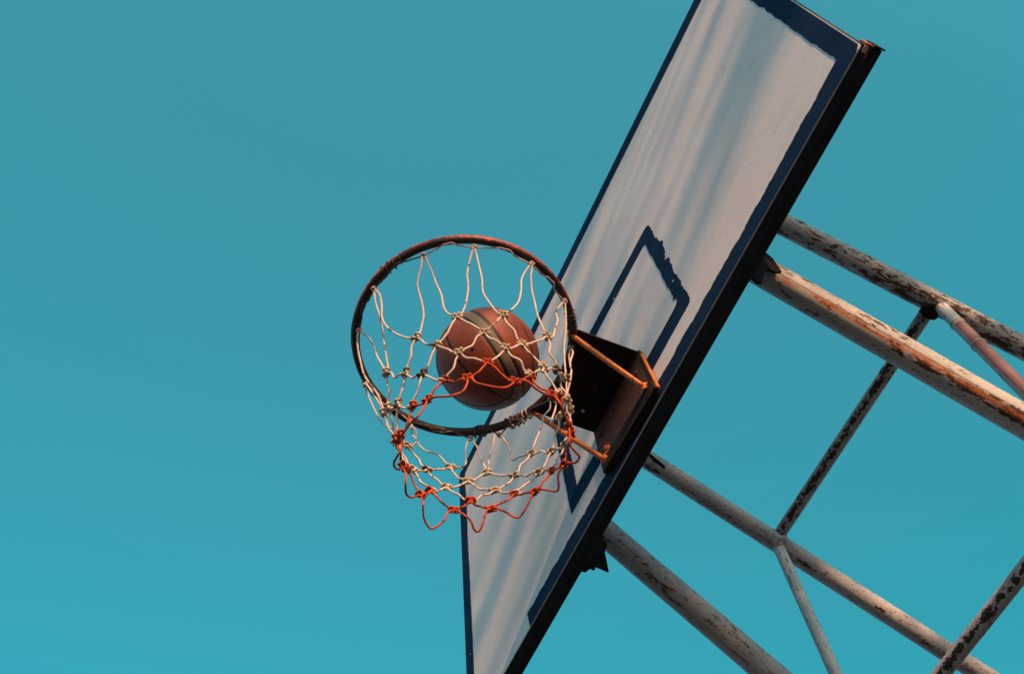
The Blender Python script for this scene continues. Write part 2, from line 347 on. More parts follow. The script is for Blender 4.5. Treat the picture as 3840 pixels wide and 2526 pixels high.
def mat_pipe(name, paint=(0.38, 0.38, 0.35), paint2=(0.25, 0.26, 0.27), rust=(0.085, 0.028, 0.012), orange=(0.36, 0.105, 0.02),
             dark=(0.018, 0.012, 0.011), amt=0.56, band=None, bandw=0.45, band_amt=0.2, streak=None, streakw=0.16,
             scale=26.0, stretch=0.35, flip=None, pits=0.0, tail=None):
    """flaking painted steel tube. Local Z runs along the tube; angles measured from local +X."""
    m, nt, b = new_mat(name); t = NT(nt)
    tc = t.n('ShaderNodeTexCoord'); sp = t.n('ShaderNodeSeparateXYZ')
    t.l(tc.outputs['Object'], sp.inputs[0])
    ang = t.math('ARCTAN2', sp.outputs['Y'], sp.outputs['X'])
    oi = t.n('ShaderNodeObjectInfo')
    mp = t.n('ShaderNodeMapping'); mp.inputs['Scale'].default_value = (1, 1, stretch)
    t.l(tc.outputs['Object'], mp.inputs[0])
    off = t.n('ShaderNodeVectorMath'); off.operation = 'ADD'
    t.l(mp.outputs[0], off.inputs[0])
    cmb = t.n('ShaderNodeCombineXYZ')
    t.l(t.math('MULTIPLY', oi.outputs['Random'], 37.0), cmb.inputs[0]); t.l(t.math('MULTIPLY', oi.outputs['Random'], 11.0), cmb.inputs[2])
    t.l(cmb.outputs[0], off.inputs[1])
    vec = off.outputs[0]
    def angmask(center, width):
        d = t.math('SUBTRACT', ang, center)
        d = t.math('COSINE', d)
        c = math.cos(width)
        return t.ramp(d, c, min(1.0, c + (1 - c) * 0.9))
    big = t.noise(vec, 6.0, 4, 0.6)
    med = t.noise(vec, scale, 6, 0.7, 0.4)
    fin = t.noise(vec, scale * 3.6, 5, 0.7)
    base = t.mix(t.ramp(t.noise(vec, 11, 5, 0.65), 0.36, 0.66), paint, paint2)
    base = t.mix(t.math('MULTIPLY', t.ramp(fin, 0.5, 0.8), 0.5), base, tuple(c * 0.55 for c in paint2))
    bias = t.ramp(big, 0.3, 0.72, -0.07, 0.09)
    field = t.math('ADD', med, bias)
    if band is not None:
        field = t.math('ADD', field, t.math('MULTIPLY', angmask(band, bandw), band_amt))
    if tail is not None:
        field = t.math('ADD', field, t.math('MULTIPLY', angmask(tail[2], tail[3]), t.ramp(sp.outputs['Z'], tail[0], tail[1], 0.0, tail[4])))
    # light brown halo, then rust, then black pits
    halo = t.ramp(field, amt - 0.055, amt)
    base = t.mix(t.math('MULTIPLY', halo, 0.30), base, (0.20, 0.11, 0.055))
    r1 = t.ramp(field, amt, amt + 0.014)
    rc = t.mix(t.ramp(fin, 0.38, 0.6), rust, dark)
    base = t.mix(r1, base, rc)
    hgt = t.math('SUBTRACT', 1.0, r1)
    # peppering of small rust pits
    pit = t.noise(vec, scale * 4.2, 4, 0.65)
    base = t.mix(t.ramp(t.math('ADD', pit, t.math('MULTIPLY', t.ramp(med, 0.4, 0.62), 0.09)), 0.665 - pits, 0.685 - pits), base, rc)
    if streak is not None:
        wob = t.math('MULTIPLY', t.math('SUBTRACT', t.noise(vec, 8, 3), 0.5), 0.9)
        d = t.math('COSINE', t.math('SUBTRACT', t.math('ADD', ang, wob), streak))
        c = math.cos(streakw * 2.2)
        sm = t.ramp(d, c, 1.0)
        sf = t.math('ADD', t.math('MULTIPLY', sm, 0.46), t.math('MULTIPLY', t.math('SUBTRACT', t.noise(vec, 62, 6, 0.8), 0.5), 2.1))
        base = t.mix(t.ramp(sf, 0.26, 0.42, 0, 0.75), base, orange)
        base = t.mix(t.ramp(sf, 0.52, 0.57), base, rust)
        # thin weld seam line
        d2 = t.math('COSINE', t.math('SUBTRACT', ang, streak - 0.28))
        base = t.mix(t.ramp(d2, 0.9990, 0.9997, 0, 0.8), base, dark)
    if flip is not None:     # one side stripped to red primer, with a ragged edge
        wob = t.math('MULTIPLY', t.math('SUBTRACT', t.noise(vec, 22, 4, 0.6), 0.5), 0.7)
        d = t.math('COSINE', t.math('SUBTRACT', t.math('ADD', ang, wob), flip[0]))
        fm = t.ramp(d, flip[1], flip[1] + 0.03)
        gate = t.ramp(sp.outputs['Z'], flip[2], flip[2] + 0.012)
        fm = t.math('MULTIPLY', fm, gate)
        col = t.mix(t.ramp(med, 0.35, 0.65), (0.17, 0.090, 0.098), (0.12, 0.060, 0.068))
        base = t.mix(fm, base, col)
    t.l(base, b.inputs['Base Color'])
    b.inputs['Roughness'].default_value = 0.6
    b.inputs['Specular IOR Level'].default_value = 0.25
    bp = t.bump(t.math('ADD', t.math('MULTIPLY', hgt, 0.6), t.math('MULTIPLY', fin, 0.5)), 0.45, 0.0012, b)
    return m

def mat_cord(name, c1, c2, dirt=(0.06, 0.05, 0.05), amt=0.63):
    m, nt, b = new_mat(name); t = NT(nt)
    geo = t.n('ShaderNodeNewGeometry')
    vec = geo.outputs['Position']
    n1 = t.noise(vec, 45, 4, 0.6)
    base = t.mix(t.ramp(n1, 0.3, 0.7), c1, c2)
    n2 = t.noise(vec, 26, 3, 0.5)
    base = t.mix(t.ramp(n2, amt, amt + 0.04, 0, 0.9), base, dirt)
    t.l(base, b.inputs['Base Color'])
    b.inputs['Roughness'].default_value = 0.8
    b.inputs['Specular IOR Level'].default_value = 0.2
    t.bump(t.noise(vec, 900, 2), 0.3, 0.001, b)
    return m

def mat_ball(name, c1, c2, pebble=True):
    m, nt, b = new_mat(name); t = NT(nt)
    vec = t.coord('Object')
    base = t.mix(t.ramp(t.noise(vec, 14, 5, 0.65), 0.32, 0.68), c1, c2)
    t.l(base, b.inputs['Base Color'])
    b.inputs['Roughness'].default_value = 0.58
    b.inputs['Specular IOR Level'].default_value = 0.3
    if pebble:
        vor = t.n('ShaderNodeTexVoronoi'); vor.inputs['Scale'].default_value = 420; t.l(vec, vor.inputs['Vector'])
        t.bump(vor.outputs['Distance'], 0.5, 0.0006, b)
    return m

M_white = mat_white_board()
M_blue = mat_blue_paint()
M_frame = mat_metal('dark frame steel', (0.015, 0.016, 0.021), (0.025, 0.024, 0.028), (0.045, 0.022, 0.013), 0.64, 0.75, 14, 0.12)
M_rail = mat_metal('navy black rail', (0.014, 0.020, 0.034), (0.022, 0.028, 0.042), (0.035, 0.018, 0.010), 0.64, 0.75, 14, 0.12)
M_edge = mat_metal('bare panel edge', (0.34, 0.33, 0.32), (0.20, 0.20, 0.21), (0.05, 0.05, 0.05), 0.60, 0.6, 30)
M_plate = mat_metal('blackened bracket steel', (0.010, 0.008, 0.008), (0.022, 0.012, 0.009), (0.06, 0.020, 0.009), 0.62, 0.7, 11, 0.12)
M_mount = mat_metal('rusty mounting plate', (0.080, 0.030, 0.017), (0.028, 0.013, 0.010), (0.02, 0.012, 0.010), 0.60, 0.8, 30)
M_rod = mat_metal('orange bracket rod', (0.50, 0.140, 0.022), (0.30, 0.070, 0.016), (0.09, 0.03, 0.015), 0.60, 0.5, 30)
M_wire = mat_metal('dark tie wire', (0.07, 0.05, 0.045), (0.03, 0.022, 0.022), (0.14, 0.08, 0.06), 0.60, 0.6, 60)
M_rustbit = mat_metal('rust orange steel', (0.35, 0.07, 0.02), (0.22, 0.05, 0.02), (0.05, 0.02, 0.015), 0.62, 0.8, 60)
M_cream = mat_metal('chipped cream paint', (0.55, 0.45, 0.32), (0.42, 0.34, 0.25), (0.2, 0.08, 0.03), 0.60, 0.7, 60)
M_bracket = mat_metal('dark clamp steel', (0.008, 0.006, 0.006), (0.016, 0.011, 0.011), (0.035, 0.018, 0.013), 0.62, 0.9, 26, 0.03)

def mat_ring():
    m, nt, b = new_mat('worn and shaded red ring paint'); t = NT(nt)
    tc = t.n('ShaderNodeTexCoord'); sp = t.n('ShaderNodeSeparateXYZ'); t.l(tc.outputs['Object'], sp.inputs[0])
    vec = tc.outputs['Object']
    # object origin is the ring centre; radial distance tells outer from inner side of the bar
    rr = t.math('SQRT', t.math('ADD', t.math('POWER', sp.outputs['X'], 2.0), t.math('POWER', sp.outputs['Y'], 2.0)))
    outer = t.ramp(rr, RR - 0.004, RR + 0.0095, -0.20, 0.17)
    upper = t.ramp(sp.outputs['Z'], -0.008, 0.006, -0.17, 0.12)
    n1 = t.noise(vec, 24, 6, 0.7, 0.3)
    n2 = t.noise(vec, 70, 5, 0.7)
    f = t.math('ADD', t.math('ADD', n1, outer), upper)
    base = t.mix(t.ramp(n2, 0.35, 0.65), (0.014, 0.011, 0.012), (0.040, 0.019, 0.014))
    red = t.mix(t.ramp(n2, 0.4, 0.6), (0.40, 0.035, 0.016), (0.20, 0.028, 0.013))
    base = t.mix(t.ramp(f, 0.50, 0.58), base, red)  # worn red on the outer top where light catches, underside darkened like shade
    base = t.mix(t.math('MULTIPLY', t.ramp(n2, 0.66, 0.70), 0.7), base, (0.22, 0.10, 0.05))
    t.l(base, b.inputs['Base Color'])
    b.inputs['Roughness'].default_value = 0.5
    b.inputs['Specular IOR Level'].default_value = 0.3
    t.bump(n2, 0.4, 0.002, b)
    return m
RR = 0.234
RC = Vector((0.0, -0.376, 0.0))
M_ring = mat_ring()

# ------------------------------------------------------------------ ground
def make_ground():
    m, nt, b = new_mat('worn asphalt court'); t = NT(nt)
    vec = t.coord('Object')
    base = t.mix(t.ramp(t.noise(vec, 0.6, 6, 0.6), 0.35, 0.65), (0.060, 0.055, 0.055), (0.095, 0.086, 0.080))
    base = t.mix(t.ramp(t.noise(vec, 30, 5, 0.7), 0.4, 0.8, 0, 0.4), base, (0.05, 0.05, 0.05))
    t.l(base, b.inputs['Base Color']); b.inputs['Roughness'].default_value = 0.95
    n = 24; S = 1500.0
    vs = [(-S + 2 * S * i / n, -S + 2 * S * j / n, 0.0) for j in range(n + 1) for i in range(n + 1)]
    fs = [(j * (n + 1) + i, j * (n + 1) + i + 1, (j + 1) * (n + 1) + i + 1, (j + 1) * (n + 1) + i) for j in range(n) for i in range(n)]
    o = link('ground', mesh_from('ground', vs, fs), m)
    o['kind'] = 'structure'
make_ground()

# ------------------------------------------------------------------ the hoop stand (one thing)
stand = thing('basketball_hoop', 'weathered white backboard with navy lines and a red ring, held by rusty white pipes', 'basketball hoop', Vector((0, 2.3, 0)))

XL, XR, ZB, ZT = -0.889, 0.890, -0.198, 0.885
def rounded_rect(x0, x1, z0, z1, r, seg=5):
    out = []
    for cx, cz, a0 in ((x1 - r, z1 - r, 0), (x0 + r, z1 - r, 90), (x0 + r, z0 + r, 180), (x1 - r, z0 + r, 270)):
        for k in range(seg + 1):
            a = math.radians(a0 + 90 * k / seg)
            out.append((cx + r * math.cos(a), cz + r * math.sin(a)))
    return out

board = prism('backboard', rounded_rect(XL, XR, ZB, ZT, 0.012), 'y', 0.0, 0.0028, M_white, stand)
board.data.materials.append(M_edge)
for p_ in board.data.polygons:
    if abs(p_.normal.y) < 0.5: p_.material_index = 1

rnd = random.Random(7)
def ragged(p0, p1, amp, step=0.008, seed=0, freq=14):
    """points from p0 to p1 with a hand-painted wobble; end points kept"""
    a = Vector((p0[0], p0[1], 0)); b_ = Vector((p1[0], p1[1], 0))
    d = b_ - a; L = d.length; nrm = Vector((-d.y, d.x, 0)).normalized()
    k = max(2, int(L / step)); out = []
    for i in range(k):
        s = i / k
        w = 0.0 if i == 0 else amp * (mnoise.noise(Vector((s * L * freq, seed * 7.3, 0))) + 0.5 * mnoise.noise(Vector((s * L * freq * 4, seed * 3.1, 5))))
        q = a + d * s + nrm * w
        out.append((q.x, q.y))
    return out

def tri_sheet(name, outer, inner, y, mat, parent):
    """flat painted shape with optional hole, lying on the board front"""
    bm = bmesh.new()
    loops = []
    for lp in ([outer] + ([inner] if inner else [])):
        vs = [bm.verts.new(V(x, y, z)) for x, z in lp]
        es = [bm.edges.new((vs[i], vs[(i + 1) % len(vs)])) for i in range(len(vs))]
        loops += es
    bmesh.ops.triangle_fill(bm, use_beauty=True, use_dissolve=False, edges=loops, normal=(0, -1, 0))
    bmesh.ops.solidify(bm, geom=bm.faces[:], thickness=0.0006)
    return bm_obj(name, bm, mat, parent)

# navy border: outline of the board edge, ragged on the inside, worn away at the lower left
e = 0.0015
outer = [(-0.5285, ZB + e)] + [(XR - 0.012, ZB + e), (XR - e, ZB + 0.012), (XR - e, ZT - 0.012), (XR - 0.012, ZT - e), (XL + 0.012, ZT - e), (XL + e, ZT - 0.012), (XL + e, ZB + 0.045)]
inner_path = (ragged((-0.841, ZB + 0.050), (-0.841, 0.838), 0.0026, seed=1, freq=7) + ragged((-0.838, 0.838), (0.838, 0.822), 0.0022, seed=2, freq=8)
              + ragged((0.840, 0.824), (0.846, -0.141), 0.0040, step=0.006, seed=3, freq=24) + ragged((0.846, -0.141), (0.5, -0.148), 0.0055, step=0.004, seed=4, freq=26)
              + ragged((0.5, -0.148), (-0.534, -0.149), 0.0055, step=0.004, seed=5, freq=26) + [(-0.534, -0.149)])
tri_sheet('border_line', outer + inner_path, None, -0.0012, M_blue, board)

# navy target rectangle, drips on its right bar
tgt_outer = (ragged((-0.278, -0.091), (0.285, -0.091), 0.0022, seed=11, freq=10) + [(0.296, -0.089), (0.3015, -0.080)]
             + ragged((0.301, -0.070), (0.284, 0.352), 0.005, seed=12, step=0.005, freq=22) + [(0.284, 0.362), (0.278, 0.371), (0.268, 0.374)]
             + ragged((0.262, 0.375), (-0.282, 0.385), 0.0020, seed=13, freq=9) + ragged((-0.282, 0.385), (-0.278, -0.091), 0.0028, seed=14, freq=14))
tgt_inner = (ragged((-0.234, -0.037), (0.262, -0.037), 0.0018, seed=15, freq=9) + [(0.268, -0.030), (0.266, -0.012), (0.256, -0.006), (0.262, 0.001)]
             + ragged((0.262, 0.010), (0.249, 0.318), 0.0035, seed=16, step=0.005, freq=26) + [(0.246, 0.325)]
             + ragged((0.240, 0.327), (-0.236, 0.336), 0.0020, seed=17, freq=9) + ragged((-0.236, 0.336), (-0.234, -0.037), 0.0018, seed=18, freq=9))
# ragged spikes where the paint ran, on the outer side of the right bar
def spikes(path):
    out = []
    for (x, z) in path:
        if x > 0.26 and -0.05 < z < 0.33:
            k = math.sin(z * 61) + 0.6 * math.sin(z * 143 + 1)
            x += 0.006 * max(0, k - 0.55) + (0.006 if abs(z - 0.225) < 0.05 else 0) - (0.007 if abs(z - 0.155) < 0.006 else 0)
        out.append((x, z))
    return out
tri_sheet('target_line', spikes(tgt_outer), tgt_inner, -0.0012, M_blue, board)

# frame of steel angles behind the sheet
box('frame_rail', -0.892, 0.893, 0.0031, 0.0235, ZB + 0.0015, ZB + 0.036, M_rail, stand, 0.0015)
box('frame_rail', -0.892, 0.896, 0.0240, 0.0440, ZB + 0.0035, ZB + 0.040, M_frame, stand, 0.003)
box('frame_rail', -0.892, 0.893, 0.0031, 0.0430, ZT - 0.040, ZT - 0.004, M_frame, stand, 0.002)
for x0 in (-0.8885, 0.853):
    box('frame_post', x0, x0 + 0.036, 0.0033, 0.0425, ZB + 0.0405, ZT - 0.0405, M_frame, stand, 0.002)
for z0 in (0.09, 0.60):
    box('cross_rail', -0.852, 0.852, 0.0032, 0.0500, z0, z0 + 0.045, M_frame, stand, 0.002)
# chipped corner at the right end of the frame
cap = box('corner_cap', 0.8965, 0.9000, 0.0250, 0.0460, ZB - 0.0005, ZB + 0.0420, M_frame, stand, 0.001)
box('corner_cap', 0.8935, 0.8975, 0.0070, 0.0245, ZB + 0.0000, ZB + 0.0330, M_rustbit, stand, 0.001)
box('corner_chip', 0.8800, 0.8933, 0.0068, 0.0150, ZB - 0.0010, ZB + 0.0012, M_cream, stand, 0.0003)
box('corner_chip', 0.8700, 0.8900, 0.0160, 0.0190, ZB - 0.0010, ZB + 0.0012, M_rustbit, stand, 0.0003)

# ---- ring, bracket plate and rods
def ring_pts(n, r=RR, z=0.0, a0=0, a1=360):
    return [RC + Vector((r * math.cos(math.radians(a0 + (a1 - a0) * i / n)), r * math.sin(math.radians(a0 + (a1 - a0) * i / n)), z)) for i in range(n)]
def make_ring():
    n, seg = 144, 16
    vs, fs = [], []
    for i in range(n):
        th = 2 * math.pi * i / n
        for k in range(seg):
            ph = 2 * math.pi * k / seg
            r = 0.0094 + 0.0004 * mnoise.noise(Vector((i * 0.35, k * 0.5, 0)))
            rad = RR + r * math.cos(ph)
            vs.append((rad * math.cos(th), rad * math.sin(th), r * 1.12 * math.sin(ph)))
    for i in range(n):
        for k in range(seg):
            fs.append((i * seg + k, ((i + 1) % n) * seg + k, ((i + 1) % n) * seg + (k + 1) % seg, i * seg + (k + 1) % seg))
    me = mesh_from('ring', vs, fs)
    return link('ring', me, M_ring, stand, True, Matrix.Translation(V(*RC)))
ring = make_ring()

PZ = 0.002
arc = []
for k in range(13):
    a = math.radians(62 + 56 * k / 12)
    arc.append((RC.x + 0.236 * math.cos(a), RC.y + 0.236 * math.sin(a)))
plate_poly = [(-0.1105, -0.0125), (0.1125, -0.0125)] + [(0.1125, -0.166)] + arc[0:] + [(-0.1105, -0.166)]
plate_poly = [(-0.1105, -0.0102), (-0.1105, -0.166)] + list(reversed(arc)) + [(0.1125, -0.166), (0.1125, -0.0102)]
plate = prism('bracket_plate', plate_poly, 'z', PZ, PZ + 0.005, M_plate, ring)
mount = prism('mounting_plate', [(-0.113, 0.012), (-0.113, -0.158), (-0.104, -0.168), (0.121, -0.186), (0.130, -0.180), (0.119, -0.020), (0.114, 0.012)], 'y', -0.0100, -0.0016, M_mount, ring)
for (x, y) in ((-0.067, -0.060), (0.05, -0.10)):
    if x < 0:
        pts = []
        me = tube_mesh('bolt_head', [V(x, y, PZ - 0.004), V(x, y, PZ - 0.0005)], 0.0042, 6)
        bm = bmesh.new(); bm.from_mesh(me); bm.to_mesh(me); bm.free()
        link('bolt_head', me, M_cream, plate)
prism('flange_and_shade', [(-0.101, -0.1745), (-0.099, -0.136), (0.092, -0.150), (0.1255, -0.148), (0.1335, -0.1885), (0.121, -0.192)], 'y', -0.0190, -0.0102, M_plate, ring)  # black flange, raised to stand in for the plate's shade on the mount
prism('edge_strip', [(0.1310, -0.181), (0.1345, -0.182), (0.1215, -0.018), (0.1185, -0.018)], 'y', -0.0125, -0.0050, M_rod, mount)
# bolts through the mounting plate
for (x, z) in ((-0.085, -0.145), (0.098, -0.150), (-0.09, -0.04), (0.085, -0.05)):
    me = tube_mesh('bolt_head', [V(x, -0.0165, z), V(x, -0.0102, z)], 0.0075, 6)
    link('bolt_head', me, M_mount, mount)
rodA = [Vector((0.100, -0.171, -0.003)), Vector((0.1005, -0.163, -0.012)), Vector((0.103, -0.09, -0.082)), Vector((0.1075, -0.0225, -0.148))]
rodB = [Vector((-0.108, -0.168, -0.003)), Vector((-0.107, -0.155, -0.014)), Vector((-0.097, -0.09, -0.080)), Vector((-0.084, -0.0225, -0.148))]
for r_ in (rodA, rodB):
    link('bracket_rod', tube_mesh('bracket_rod', [q + Vector((0, 0, H0)) for q in spline(r_, 0.012)], 0.0060, 12), M_rod, ring, True)
def lump(name, c, r, mat, parent, seed=0, amp=0.35, sub=2, squash=(1, 1, 1)):
    bm = bmesh.new()
    bmesh.ops.create_icosphere(bm, subdivisions=sub, radius=1.0)
    for v in bm.verts:
        k = 1 + amp * mnoise.noise(v.co * 1.9 + Vector((seed * 5.1, seed * 2.3, seed)))
        v.co = Vector((v.co.x * squash[0], v.co.y * squash[1], v.co.z * squash[2])) * (r * k) + V(*c)
    return bm_obj(name, bm, mat, parent, True)
for i, c in enumerate(((0.1075, -0.0225, -0.150), (-0.083, -0.0225, -0.150))):
    lump('weld_bead', c, 0.0095, M_rod, ring, i, 0.6, 3, (1.1, 0.55, 1))
# flaking rust blisters low on the mounting plate
for i, c in enumerate(((-0.078, -0.016, -0.135), (-0.070, -0.014, -0.121), (-0.080, -0.014, -0.108), (-0.064, -0.017, -0.142))):
    lump('rust_flake', c, 0.0070, M_rustbit, mount, i + 4, 1.1, 2, (1, 0.4, 1.3))

# wire and cord coils wound round the ring
def coil(a0, a1, turns, mat, r=0.0016, rad=0.0125, drop=0.0, seed=0):
    n = int(turns * 16); pts = []
    for i in range(n + 1):
        s = i / n
        th = math.radians(a0 + (a1 - a0) * s + 1.2 * mnoise.noise(Vector((s * 6, seed, 0))))
        ph = 2 * math.pi * turns * s
        q = rad * (1 + 0.22 * mnoise.noise(Vector((s * 9, seed, 3))))
        c = RR + q * math.cos(ph)
        pts.append(V(RC.x + c * math.cos(th), RC.y + c * math.sin(th), q * math.sin(ph) - drop))
    link('coil', tube_mesh('coil', pts, r, 6), mat, ring, True)
coil(-68, -56, 3, M_wire, 0.0013, 0.0115, 0.003, 1)
coil(51, 62, 6, M_wire, 0.0012, 0.0112, 0.002, 2)
coil(146, 151.5, 4, M_wire, 0.0024, 0.0125, 0.002, 4)

# ---- the four main tubes, cross tubes and braces
def tube_obj(name, a, b, r, mat, parent, toward=Vector((0.99, -0.85, -2.09)), extra=None, seg=28, dents=0.0):
    """tube with local Z along it and local +X pointing at the viewer side"""
    a = Vector(a); b = Vector(b)
    z = (b - a); L = z.length; z = z / L
    x = toward - (a + b) / 2; x = (x - z * x.dot(z)).normalized(); y = z.cross(x)
    n = max(2, int(L / 0.03)); vs, fs, = [], []
    for i in range(n + 1):
        for k in range(seg):
            th = 2 * math.pi * k / seg
            rr = r * (1 + dents * mnoise.noise(Vector((math.cos(th), math.sin(th), i * 0.2 + r * 900))))
            vs.append((rr * math.cos(th), rr * math.sin(th), L * i / n))
    for i in range(n):
        for k in range(seg):
            fs.append((i * seg + k, i * seg + (k + 1) % seg, (i + 1) * seg + (k + 1) % seg, (i + 1) * seg + k))
    fs.append(tuple(reversed(range(seg)))); fs.append(tuple(range(n * seg, (n + 1) * seg)))
    me = mesh_from(name, vs, fs)
    M = Matrix(((x.x, y.x, z.x, a.x), (x.y, y.y, z.y, a.y), (x.z, y.z, z.z, a.z + H0), (0, 0, 0, 1)))
    me.polygons.foreach_set('use_smooth', [True] * (n * seg) + [False] * 2)
    return link(name, me, mat, parent, False, M)
A_ = lambda t, s: Vector((s * (0.378 + 0.028 * t), 0.08 + t, 0.623 - 0.521 * t))
B_ = lambda t, s: Vector((s * (0.374 + 0.056 * t), 0.08 + t, 0.095 - 0.821 * t))

M_pA = mat_pipe('flaking pipe paint A', paint=(0.36, 0.35, 0.34), amt=0.585, band=0.3, bandw=1.3, band_amt=0.05, scale=76, pits=0.035)
M_pB = mat_pipe('flaking pipe paint B', paint=(0.35, 0.33, 0.315), amt=0.60, streak=-0.20, streakw=0.125, scale=70, pits=0.02, tail=(0.36, 0.62, -0.1, 0.5, 0.17))
M_pC = mat_pipe('flaking pipe paint C', paint=(0.34, 0.33, 0.35), amt=0.615, band=0.45, bandw=0.5, band_amt=0.05, scale=76, pits=0.02)
M_pD = mat_pipe('flaking pipe paint D', paint=(0.30, 0.305, 0.33), amt=0.615, band=0.35, bandw=0.6, band_amt=0.05, scale=66, pits=0.02, rust=(0.12, 0.05, 0.02))
M_pX = mat_pipe('flaking cross tube paint', paint=(0.33, 0.33, 0.35), paint2=(0.24, 0.26, 0.27), amt=0.60, band=0.2, bandw=0.7, band_amt=0.15, scale=84, stretch=0.8, rust=(0.03, 0.018, 0.018))
M_pY = mat_pipe('plain tube paint', paint=(0.40, 0.41, 0.44), paint2=(0.31, 0.33, 0.36), amt=0.67, scale=40)
M_pR = mat_pipe('tube with red primer', paint=(0.42, 0.42, 0.43), paint2=(0.33, 0.34, 0.36), amt=0.64, scale=40, flip=(-0.75, 0.35, 0.12))

T1 = 1.95
tube_obj('upper_tube', A_(-0.03, 1), A_(T1, 1), 0.0288, M_pA, stand, dents=0.03)
tube_obj('upper_tube', A_(-0.03, -1), A_(T1, -1), 0.0275, M_pC, stand, dents=0.02)
tube_obj('lower_tube', B_(-0.03, 1), B_(T1, 1), 0.0325, M_pB, stand, dents=0.02)
tube_obj('lower_tube', B_(-0.03, -1), B_(T1, -1), 0.0330, M_pD, stand, dents=0.02)
TN = 0.648
tube_obj('cross_tube', A_(TN, 1), A_(TN, -1), 0.0170, M_pX, stand, dents=0.02)
tube_obj('cross_tube', B_(0.667, 1), B_(0.667, -1), 0.0170, M_pX, stand, dents=0.02)
tube_obj('brace_tube', A_(TN + 0.010, 1), B_(0.655, 1) , 0.0160, M_pR, stand)
tube_obj('brace_tube', A_(TN + 0.004, -1), B_(0.675, -1), 0.0160, M_pY, stand)
tube_obj('brace_tube', B_(0.70, 1), A_(1.5, 1), 0.0160, M_pY, stand)
tube_obj('brace_tube', B_(0.70, -1), A_(1.5, -1), 0.0160, M_pY, stand)
# welds
for i, (c, r_) in enumerate(((A_(TN, 1) + Vector((-0.020, 0.000, -0.012)), 0.024), (A_(TN, -1) + Vector((0.018, 0.0, -0.012)), 0.022))):
    lump('weld_bead', c, r_, M_bracket if i == 0 else M_pY, stand, i + 9, 0.5, 3)
# posts to the ground, behind the frame
for s in (1, -1):
    tp = A_(T1, s)
    tube_obj('post', (tp.x, tp.y + 0.02, -H0), (tp.x, tp.y + 0.02, tp.z + 0.12), 0.057, M_pD, stand, toward=Vector((0, -5, -1)))
# clamps where the lower tubes meet the board
prism('clamp_plate', [(0.0505, 0.130), (0.120, 0.100), (0.160, 0.052), (0.169, 0.030), (0.168, -0.041), (0.150, -0.058), (0.124, -0.062), (0.108, -0.100), (0.096, -0.125), (0.080, -0.170), (0.066, -0.176), (0.058, -0.150), (0.0505, -0.120)], 'x', 0.410, 0.4145, M_bracket, stand)
prism('clamp_plate', [(0.0505, 0.08), (0.150, 0.030), (0.150, -0.015), (0.140, -0.046), (0.139, -0.116), (0.109, -0.110), (0.101, -0.126), (0.092, -0.123), (0.077, -0.142), (0.0505, -0.146)], 'x', -0.382, -0.3775, M_bracket, stand)
prism('clamp_plate', [(0.0505, -0.02), (0.120, -0.02), (0.118, -0.07), (0.07, -0.150), (0.0505, -0.165)], 'x', -0.345, -0.341, M_bracket, stand)
tube_obj('clamp_bolt', (-0.340, 0.310, 0.447), (-0.362, 0.392, 0.420), 0.0045, M_bracket, stand, seg=8)
# cream wire ties round the red brace
def tie(a, b, s, r):
    c = a.lerp(b, s); z = (b - a).normalized(); x = z.orthogonal().normalized(); y = z.cross(x)
    pts = [c + x * (r * math.cos(q)) + y * (r * math.sin(q)) + z * (0.006 * math.sin(q * 0.5)) + Vector((0, 0, H0)) for q in [2 * math.pi * i / 24 for i in range(25)]]
    link('tie', tube_mesh('tie', pts, 0.0016, 6), M_cream, stand, True)
aa, bb = A_(TN + 0.010, 1), B_(0.655, 1)
tie(aa, bb, 0.155, 0.0166); tie(aa, bb, 0.31, 0.0166)

